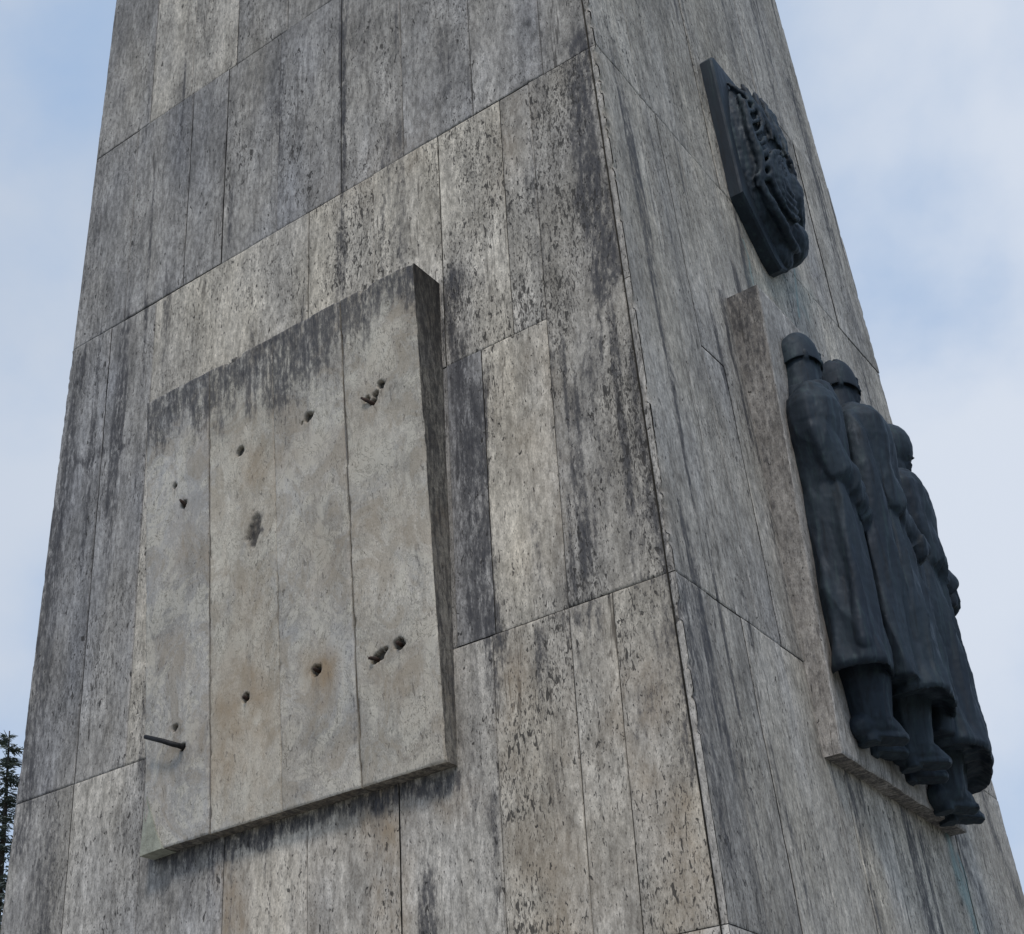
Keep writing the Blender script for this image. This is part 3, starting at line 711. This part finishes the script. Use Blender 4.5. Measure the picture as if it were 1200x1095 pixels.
def head_parts(z, s=1.0):
    """z = chin height; face towards local +x"""
    P_ = [ellipsoid((-.008*s, 0, z+.135*s), (.088*s, .074*s, .105*s)),            # skull
          ellipsoid((.028*s, 0, z+.055*s), (.052*s, .052*s, .062*s)),            # jaw
          ellipsoid((.060*s, 0, z+.018*s), (.022*s, .024*s, .018*s), sub=2),     # chin
          ellipsoid((.072*s, 0, z+.122*s), (.020*s, .048*s, .012*s), sub=2),     # brow
          ellipsoid((.066*s, .033*s, z+.078*s), (.022*s, .018*s, .020*s), sub=2), ellipsoid((.066*s, -.033*s, z+.078*s), (.022*s, .018*s, .020*s), sub=2),
          ellipsoid((.076*s, .030*s, z+.103*s), (.010*s, .014*s, .008*s), sub=2), ellipsoid((.076*s, -.030*s, z+.103*s), (.010*s, .014*s, .008*s), sub=2),
          ellipsoid((.078*s, 0, z+.046*s), (.013*s, .024*s, .006*s), sub=2), ellipsoid((.076*s, 0, z+.036*s), (.013*s, .020*s, .006*s), sub=2),
          ellipsoid((-.005*s, .076*s, z+.095*s), (.018*s, .008*s, .030*s), sub=2), ellipsoid((-.005*s, -.076*s, z+.095*s), (.018*s, .008*s, .030*s), sub=2)]
    nose = ([Vector(v)*s+Vector((0, 0, z)) for v in [(.075, -.010, .118), (.075, .010, .118), (.104, .006, .075), (.104, -.006, .075), (.070, .019, .068), (.070, -.019, .068), (.05, 0, .1)]],
            [(0, 1, 2, 3), (1, 4, 2), (0, 3, 5), (3, 2, 4, 5), (0, 6, 1), (1, 6, 4), (0, 5, 6), (5, 4, 6)])
    P_.append(nose)
    P_ += capped([(-.02, 0, z-.09), (-.012, 0, z-.01), (-.005, 0, z+.07)], [.074, .066, .060])
    return P_
def hand_parts(w, fwd, down, s=1.0):
    """w = wrist point; fwd = direction of the fingers; down = palm normal"""
    w = Vector(w); fwd = Vector(fwd).normalized(); dn = Vector(down).normalized(); sd = fwd.cross(dn).normalized()
    P_ = []
    R3 = Matrix((fwd, sd, dn)).transposed()
    P_.append(ellipsoid(w+fwd*.045*s, (.052*s, .040*s, .019*s), R3, 2))
    for i, (o, ln) in enumerate(((-.028, .062), (-.010, .072), (.009, .068), (.027, .052))):
        b = w+fwd*.078*s+sd*o*s; m_ = b+fwd*ln*.5*s+dn*.010*s; e = m_+fwd*ln*.35*s+dn*ln*.40*s
        P_ += capped([b, m_, e], [.0100*s, .0095*s, .0080*s], 8)
    b = w+fwd*.02*s-sd*.032*s; P_ += capped([b, b+fwd*.030*s-sd*.020*s+dn*.008*s, b+fwd*.055*s-sd*.022*s+dn*.02*s], [.012*s, .0105*s, .009*s], 8)
    return P_
def boot_parts(x, y, z, s=1.0, yaw=0.0, top=0.26):
    c, s_ = math.cos(yaw), math.sin(yaw)
    def q(a, b, h): return (x+a*c-b*s_, y+a*s_+b*c, z+h)
    P_ = capped([q(0, 0, .05*s), q(-.003, 0, .12*s), q(-.008, 0, top)], [.052*s, .060*s, .080*s], 14)
    P_ += capped([q(-.035*s, 0, .040*s), q(.02*s, 0, .045*s), q(.050*s, 0, .030*s), q(.082*s, 0, .016*s)], [.040*s, .044*s, .036*s, .022*s], 12)
    R3 = Matrix.Rotation(yaw, 3, 'Z')
    def plate(a0, a1, w0, w1, h0, h1):
        o = [(a0, -w0*.7), (a0+.012, -w0), ((a0+a1)/2, -(w0+w1)/2*1.02), (a1-.02, -w1), (a1, -w1*.5), (a1, w1*.5), (a1-.02, w1), ((a0+a1)/2, (w0+w1)/2*1.02), (a0+.012, w0), (a0, w0*.7)]
        m_ = len(o); V = [q(a*s, b*s, h0*s) for a, b in o]+[q(a*s, b*s, h1*s) for a, b in o]
        return V, [tuple(range(m_))[::-1], tuple(range(m_, 2*m_))]+[(k, (k+1) % m_, m_+(k+1) % m_, m_+k) for k in range(m_)]
    P_.append(plate(-.040, .094, .034, .036, .004, .016)); P_.append(plate(-.042, .004, .034, .032, -.008, .010))
    for h, r in ((.14, .064), (.172, .067)): P_.append(ellipsoid(q(-.004, 0, h*s), (r*s, r*s, .010*s), R3, 2))
    return P_
def helmet_mesh(name, z, s, parent, M4, chip=False):
    """steel-helmet dome with a turned rim"""
    V, F = [], []; seg = 48
    prof = [(.122*math.sin(q), -.02+.215*math.cos(q)**.9) for q in (0, .22, .45, .68, .9, 1.12, 1.34)]+[(.1215, -.012), (.1245, -.028), (.122, -.034), (.112, -.02), (.105, .01), (.0, .03)]
    for i, (r, h) in enumerate(prof):
        for k in range(seg):
            a = 2*math.pi*k/seg
            dip = -.014*math.cos(2*a)-.010*math.cos(a) if 6 <= i <= 10 else 0
            rr = r*.86*(1+.08*math.cos(a)**2*(1 if i > 5 else .5)); hh = h+dip
            if chip and i in (1, 2, 3):
                hh -= .016*max(0, math.sin(a*3+.6))**3
            V.append(Vector((rr*math.cos(a)*1.04, rr*math.sin(a)*.97, hh))*s+Vector((-.004*s, 0, z)))
    for i in range(len(prof)-1):
        for k in range(seg): F.append((i*seg+k, i*seg+(k+1) % seg, (i+1)*seg+(k+1) % seg, (i+1)*seg+k))
    bm = bmesh.new(); vs = [bm.verts.new(M4 @ v) for v in V]
    for f in F: bm.faces.new([vs[i] for i in f])
    bmesh.ops.remove_doubles(bm, verts=bm.verts, dist=.0004)
    bmesh.ops.recalc_face_normals(bm, faces=bm.faces)
    me = bpy.data.meshes.new(name); bm.to_mesh(me); bm.free()
    return link(name, me, M_bronze, parent)

def soldier(i, x, y, yaw, chin, shoulder, hem, foot, wid, head_s, headoff, helmet, feet, arms, extra_coat=None, flare=.05, slope=0.0, depth=.122, hs=.78):
    M4 = frame(x, y, yaw)
    Hm = frame(x+headoff[0], y+headoff[1], yaw+headoff[2])
    # body: head, neck, torso, arms' hands and legs as one continuous figure
    parts = [([Hm @ Vector(v) for v in V], F) for V, F in head_parts(chin, head_s)]
    body = [closed_loft([(0, 0, hem+.1, .08, wid*.7, 0, 0, 0), (0, 0, (hem+shoulder)/2, .09, wid*.8, 0, 0, 0), (0, 0, shoulder-.1, .08, wid*.75, 0, 0, 0), (0, 0, shoulder+.02, .05, .06, 0, 0, 0)])]
    for (fx, fy, fyaw) in feet: body += capped([(fx-.01, fy, foot+.2), (fx*.8-.01, fy*.9, hem+.2)], [.05, .07])
    for A in arms:
        if A.get('hand'): body += hand_parts(A['pts'][-1], A['fd'], A['dn'], .95)
    parts += [([M4 @ Vector(v) for v in V], F) for V, F in body]
    fig = fuse('figure', parts, M_bronze, relief, .0065, 3)
    # greatcoat with sleeves and collar
    cp = [closed_loft(coat_rings(0, 0, wid, hem, shoulder, flare, i*1.7, slope, depth), 56, .72)]
    for A in arms:
        cp += capped(A['pts'], A['r'], 16)
        p3, p2 = Vector(A['pts'][-1]), Vector(A['pts'][-2]); dv = (p3-p2).normalized(); r0 = A['r'][-1]
        V_, F_ = tube([p3-dv*.05, p3-dv*.045, p3+dv*.012, p3+dv*.018], [r0*1.0, r0*1.28, r0*1.22, r0*.8], 18); n_ = len(V_)
        cp.append((V_, F_+[tuple(range(18))[::-1], tuple(range(n_-18, n_))]))
    hx, hy = headoff[0]*.8, headoff[1]*.8
    cp += [closed_loft([(hx*.5-.005, hy*.5, shoulder-.08, .115, .15, 0, 0, 0), (hx-.008, hy, shoulder+.01, .096, .102, 0, 0, 0), (hx-.010, hy, shoulder+.035, .090, .095, 0, 0, 0), (hx-.010, hy, shoulder+.042, .07, .075, 0, 0, 0)], 24)]
    # hanging fold ridges
    r_ = random.Random(i+5)
    for k in range(6):
        a = -1.5+3.0*(k+r_.uniform(-.45, .45))/5
        zt = hem+(shoulder-hem)*r_.uniform(.42, .62); zb_ = hem+.02
        sw = r_.uniform(-.16, .16); dp_ = depth-.006; zb_ += r_.uniform(.01, .05)
        p0 = (dp_*.9*math.cos(a), wid*.86*math.sin(a), zt); p1 = (dp_*.97*math.cos(a+sw)+slope*.5, wid*.92*math.sin(a+sw), (zt+zb_)/2); p2 = (dp_*math.cos(a+sw*.6)+slope, wid*(.98+flare)*math.sin(a+sw*.6), zb_)
        cp += capped([p0, p1, p2], [.008, .020, .024], 8)
    if extra_coat: cp += extra_coat
    cp.append(closed_loft([(-.02, 0, hem+.03, .085, wid*1.35, 0, 0, 0), (-.02, 0, hem+.5, .08, wid*1.3, 0, 0, 0), (-.02, 0, shoulder-.2, .08, wid*1.2, 0, 0, 0), (-.02, 0, shoulder-.08, .05, wid, 0, 0, 0)], 32, .8)) if i else None
    cp = [([M4 @ Vector(v) for v in V], F) for V, F in cp]
    fuse('greatcoat', cp, M_bronze, fig, .006, 3, fold=.015)
    for (fx, fy, fyaw) in feet:
        bp_ = [([M4 @ Vector(v) for v in V], F) for V, F in boot_parts(fx, fy, foot, 1.25, fyaw+random.Random(i+fx).uniform(-.2, .2), hem+.06-foot)]
        fuse('boot', bp_, M_bronze, fig, .005, 2, fold=.004)
    if helmet == 'helmet': helmet_mesh('helmet', chin+.098*head_s, head_s*hs, fig, Hm, chip=(i == 1))
    elif helmet == 'hood':
        hp = [ellipsoid((-.005, 0, chin+.125), (.100, .092, .122)), ellipsoid((-.03, 0, chin+.03), (.088, .092, .11))]
        hp = [([Hm @ Vector(v) for v in V], F) for V, F in hp]
        fuse('hood', hp, M_bronze, fig, .0065, 2)
    return fig

# near soldier, middle soldier, far hooded figure
hemflap = capped([(.10, -.02, 2.30), (.135, .04, 2.05), (.165, .12, 1.88), (.175, .17, 1.86)], [.02, .035, .030, .014], 10)
soldier(0, .018, 1.235, math.radians(24), 3.085, 3.01, 1.885, 1.675, .225, .86, (.020, -.035, .35), 'helmet', [(.015, -.06, .75), (.02, .09, .6)],
        [dict(pts=[(.0, -.135, 2.95), (.0, -.170, 2.78), (.044, -.158, 2.63), (.112, -.02, 2.48)], r=[.072, .068, .064, .046], hand=True, fd=(.04, .40, -.9), dn=(-1, 0, -.2)),
         dict(pts=[(.0, .14, 2.94), (.01, .16, 2.7), (.05, .12, 2.56), (.08, .04, 2.52)], r=[.070, .066, .058, .044])], flare=.02, depth=.104)
soldier(1, .045, 1.575, math.radians(24), 3.135, 3.055, 1.855, 1.66, .29, .88, (.008, -.035, .15), 'helmet', [(.0, -.09, .6), (.0, .07, .5)],
        [dict(pts=[(.0, -.17, 2.98), (.015, -.20, 2.78), (.060, -.185, 2.60), (.120, -.07, 2.46)], r=[.086, .080, .070, .050], hand=True, fd=(.03, .6, -.7), dn=(-1, .2, -.3)),
         dict(pts=[(.0, .17, 2.98), (.02, .19, 2.74), (.06, .14, 2.56), (.10, .05, 2.48)], r=[.084, .078, .064, .05])], hemflap, flare=.05, slope=.02, depth=.13)
soldier(2, .052, 1.975, math.radians(16), 3.02, 2.955, 1.77, 1.60, .30, .90, (.015, .01, .0), 'hood', [(-.03, -.10, .7), (-.02, .05, .6)],
        [dict(pts=[(.01, -.18, 2.88), (.03, -.21, 2.68), (.07, -.17, 2.54), (.095, -.06, 2.48)], r=[.084, .08, .07, .052], hand=True, fd=(.0, .7, -.5), dn=(-1, 0, -.2)),
         dict(pts=[(.015, .17, 2.88), (.045, .18, 2.68), (.080, .15, 2.54), (.100, .08, 2.48)], r=[.088, .084, .074, .054])], flare=.04, slope=.01, depth=.126)

# ------------------------------------------------------------------ bronze emblem higher up
emblem = empty('bronze_emblem', (-.13, 1.56, 4.0))
tag(emblem, 'dark bronze shield-shaped emblem mounted above the three soldiers', 'emblem')
def emblem_build():
    def sx(z): return xr(z)
    out = [(1.275, 4.82), (1.30, 4.85), (1.55, 4.86), (1.80, 4.83), (1.842, 4.76), (1.842, 4.12), (1.62, 3.90), (1.56, 3.875), (1.50, 3.90), (1.285, 4.10)]
    bm = bmesh.new()
    def ring(d, sc):
        c = Vector((1.56, 4.40)); r = []
        for y, z in out:
            y2 = c.x+(y-c.x)*sc; z2 = c.y+(z-c.y)*sc
            r.append(bm.verts.new((sx(z2)+d, y2, z2)))
        return r
    rs = [ring(-.01, 1), ring(.050, 1), ring(.060, .985), ring(.064, .9), ring(.066, .3)]
    n = len(out)
    for a, b in zip(rs[:-1], rs[1:]):
        for i in range(n): bm.faces.new((a[i], a[(i+1) % n], b[(i+1) % n], b[i]))
    bm.faces.new(rs[-1]); bmesh.ops.recalc_face_normals(bm, faces=bm.faces)
    me = bpy.data.meshes.new('plate'); bm.to_mesh(me); bm.free(); link('plate', me, M_bronze, emblem, False)
    # worn bulging boss with curling ridges, a ribbon fold at its foot
    def on(y, z, k=1.0, lift=0.0):
        e = max(0.0, 1-((y-1.575)/.27)**2-((z-4.40)/.47)**2)
        return (sx(z)+.055+.115*math.sqrt(e)*k+lift, y, z)
    V, F = ellipsoid((sx(4.4)+.045, 1.575, 4.40), (.110, .262, .455))
    V = [v+Vector(((sx(v.z)-sx(4.4)), 0, 0)) for v in V]
    base = [(V, F), ellipsoid((sx(4.06)+.06, 1.70, 4.09), (.09, .10, .10)), ellipsoid((sx(4.0)+.04, 1.60, 3.98), (.06, .09, .07)), ellipsoid((sx(4.7)+.08, 1.66, 4.70), (.075, .09, .11)), ellipsoid((sx(4.3)+.10, 1.72, 4.33), (.07, .07, .13))]
    r_ = random.Random(4)
    def ridge(pts, r):
        q = [on(y, z, 1.0, .003) for y, z in pts]; return capped(q, [r*.6]+[r]*(len(q)-2)+[r*.6], 8)
    for k in range(4):
        f = .9-.2*k
        base += ridge([(1.56+.15*f*math.cos(a), 4.26+.17*f*math.sin(a)) for a in [math.radians(100+j*13) for j in range(17)]], .013)
    for k in range(6):
        y0 = 1.42+.045*k
        base += ridge([(y0+.03*math.sin(j*.7+k), 4.46+.045*j) for j in range(8)], .011+.003*(k % 2))
    for sg in (-1, 1):
        base += ridge([(1.575+sg*(.21-.012*math.sin(j*.9)), 4.16+.055*j) for j in range(10)], .018)
        for j in range(8):
            base += ridge([(1.575+sg*.205, 4.18+.06*j), (1.575+sg*.165, 4.215+.06*j), (1.575+sg*.15, 4.25+.06*j)], .013)
    base += ridge([(1.36, 4.20), (1.42, 4.10), (1.50, 4.03), (1.60, 3.99), (1.70, 4.02)], .022)
    fuse('relief_boss', base, M_bronze, emblem, .0065, 4, fold=.003, rough=.0035)
emblem_build()

# ------------------------------------------------------------------ ground
def ground_mat():
    m, t, b = newmat('meadow_ground'); g = N(t, 'ShaderNodeTexCoord').outputs['Object']
    n = noise(t, g, .35, detail=8); n_ = noise(t, g, 14, detail=5)
    c = mixc(t, mapr(t, n, .35, .65), (.07, .09, .035), (.12, .11, .06))
    t.links.new(mixc(t, 1.0, c, mapr(t, n_, .3, .7, .6, 1.35), 'MULTIPLY'), b.inputs['Base Color']); b.inputs['Roughness'].default_value = .95
    return m
def plaza_mat():
    m, t, b = newmat('plaza_paving'); g = N(t, 'ShaderNodeTexCoord').outputs['Object']
    br = N(t, 'ShaderNodeTexBrick'); br.inputs['Scale'].default_value = 1.6; br.inputs['Mortar Size'].default_value = .012
    br.inputs['Color1'].default_value = (.24, .23, .21, 1); br.inputs['Color2'].default_value = (.30, .29, .27, 1); br.inputs['Mortar'].default_value = (.08, .08, .07, 1)
    t.links.new(g, br.inputs['Vector']); n = noise(t, g, 3, detail=7)
    t.links.new(mixc(t, 1.0, br.outputs['Color'], mapr(t, n, .3, .7, .7, 1.25), 'MULTIPLY'), b.inputs['Base Color']); b.inputs['Roughness'].default_value = .9
    return m
V = [(-1500, -1500, GZ-.02), (1500, -1500, GZ-.02), (1500, 1500, GZ-.02), (-1500, 1500, GZ-.02)]
tag(link('ground', npmesh('ground', V, [(0, 1, 2, 3)]), ground_mat(), None, False), kind='structure')
V, F = boxmesh(-9, 6.5, -8, 9, GZ-.3, GZ)
tag(link('paving', npmesh('paving', V, F), plaza_mat(), None, False), kind='structure')

# ------------------------------------------------------------------ conifers far behind
M_bark = simple('bark', (.05, .04, .032), .95, sc=8)
def needle_mat():
    m, t, b = newmat('needles'); g = N(t, 'ShaderNodeTexCoord').outputs['Object']
    n = noise(t, g, 1.2, detail=5); n_ = noise(t, g, 9, detail=3)
    c = mixc(t, mapr(t, n, .35, .65), (.085, .10, .09), (.12, .14, .12))  # pale grey-green: distance haze painted into the needle colour
    t.links.new(mixc(t, 1.0, c, mapr(t, n_, .3, .7, .6, 1.5), 'MULTIPLY'), b.inputs['Base Color']); b.inputs['Roughness'].default_value = .7
    return m
M_needle = needle_mat()
def conifer(px, py, dist, spread, label, seed):
    r = random.Random(seed)
    d = ray(px, py); hd = math.hypot(d[0], d[1]); top = CAM+d/hd*dist
    X, Y, H = top[0], top[1], top[2]-GZ
    root = empty('conifer', (X, Y, GZ)); tag(root, label, 'tree', 'conifers behind the tower')
    pth = [(X+.08*math.sin(k*.9), Y+.06*math.cos(k), GZ-.1+(H+.1)*k/8) for k in range(9)]
    tube_obj('trunk', pth, [.20*(1-k/8)+.012 for k in range(9)], M_bark, root, 9)
    V, F = [], []
    z = H-0.15
    while z > 1.6:
        t = 1-z/H; Lb = spread*(.07+.93*t**.85)*r.uniform(.75, 1.15)
        nb = r.randint(4, 6) if t > .06 else 3
        for k in range(nb):
            a = r.uniform(0, 2*math.pi); l = Lb*r.uniform(.6, 1.15)
            n = max(5, int(l/.085)); dirv = Vector((math.cos(a), math.sin(a), 0)); side = Vector((-math.sin(a), math.cos(a), 0))
            for j in range(n):
                s = (j+.5)/n; p = Vector((X, Y, GZ+z))+dirv*l*s+Vector((0, 0, .12*l*s-.55*l*s*s*.8+(.14*l*s**3)))
                wd = l*.34*(1-s*.8)*r.uniform(.6, 1.2)+.05
                for sg in (-1, 1):
                    for m in range(4):
                        q = p+side*sg*wd*m/4*r.uniform(.8, 1.2)+dirv*.05*m+Vector((0, 0, r.uniform(-.04, .03)))
                        L_ = .07+.09*r.random(); dd = (side*sg*.8+dirv*r.uniform(.2, .9)+Vector((0, 0, r.uniform(-.7, .15)))).normalized()
                        w_ = dd.cross(Vector((r.uniform(-1, 1), r.uniform(-1, 1), 1))).normalized()*.017
                        b0 = len(V); V += [q-w_, q+w_, q+dd*L_+w_*.3, q+dd*L_-w_*.3]; F.append((b0, b0+1, b0+2, b0+3))
        z -= r.uniform(.13, .24)*(1+t*.6)
    # leader shoot
    for k in range(14):
        q = Vector((X, Y, GZ+H-.7+.05*k)); a = r.uniform(0, 6.28); dd = Vector((math.cos(a)*.5, math.sin(a)*.5, .8)); w_ = Vector((math.sin(a), -math.cos(a), 0))*.02
        b0 = len(V); V += [q-w_, q+w_, q+dd*.16+w_*.3, q+dd*.16-w_*.3]; F.append((b0, b0+1, b0+2, b0+3))
    link('crown', npmesh('crown', [tuple(v) for v in V], F), M_needle, root, False)
conifer(9, 858, 27, 2.0, 'tall dark conifer with a thin pointed top, half hidden at the left edge', 3)
conifer(1216, 1035, 30, 2.6, 'dark conifer whose branch tip just shows past the right edge of the tower', 8)
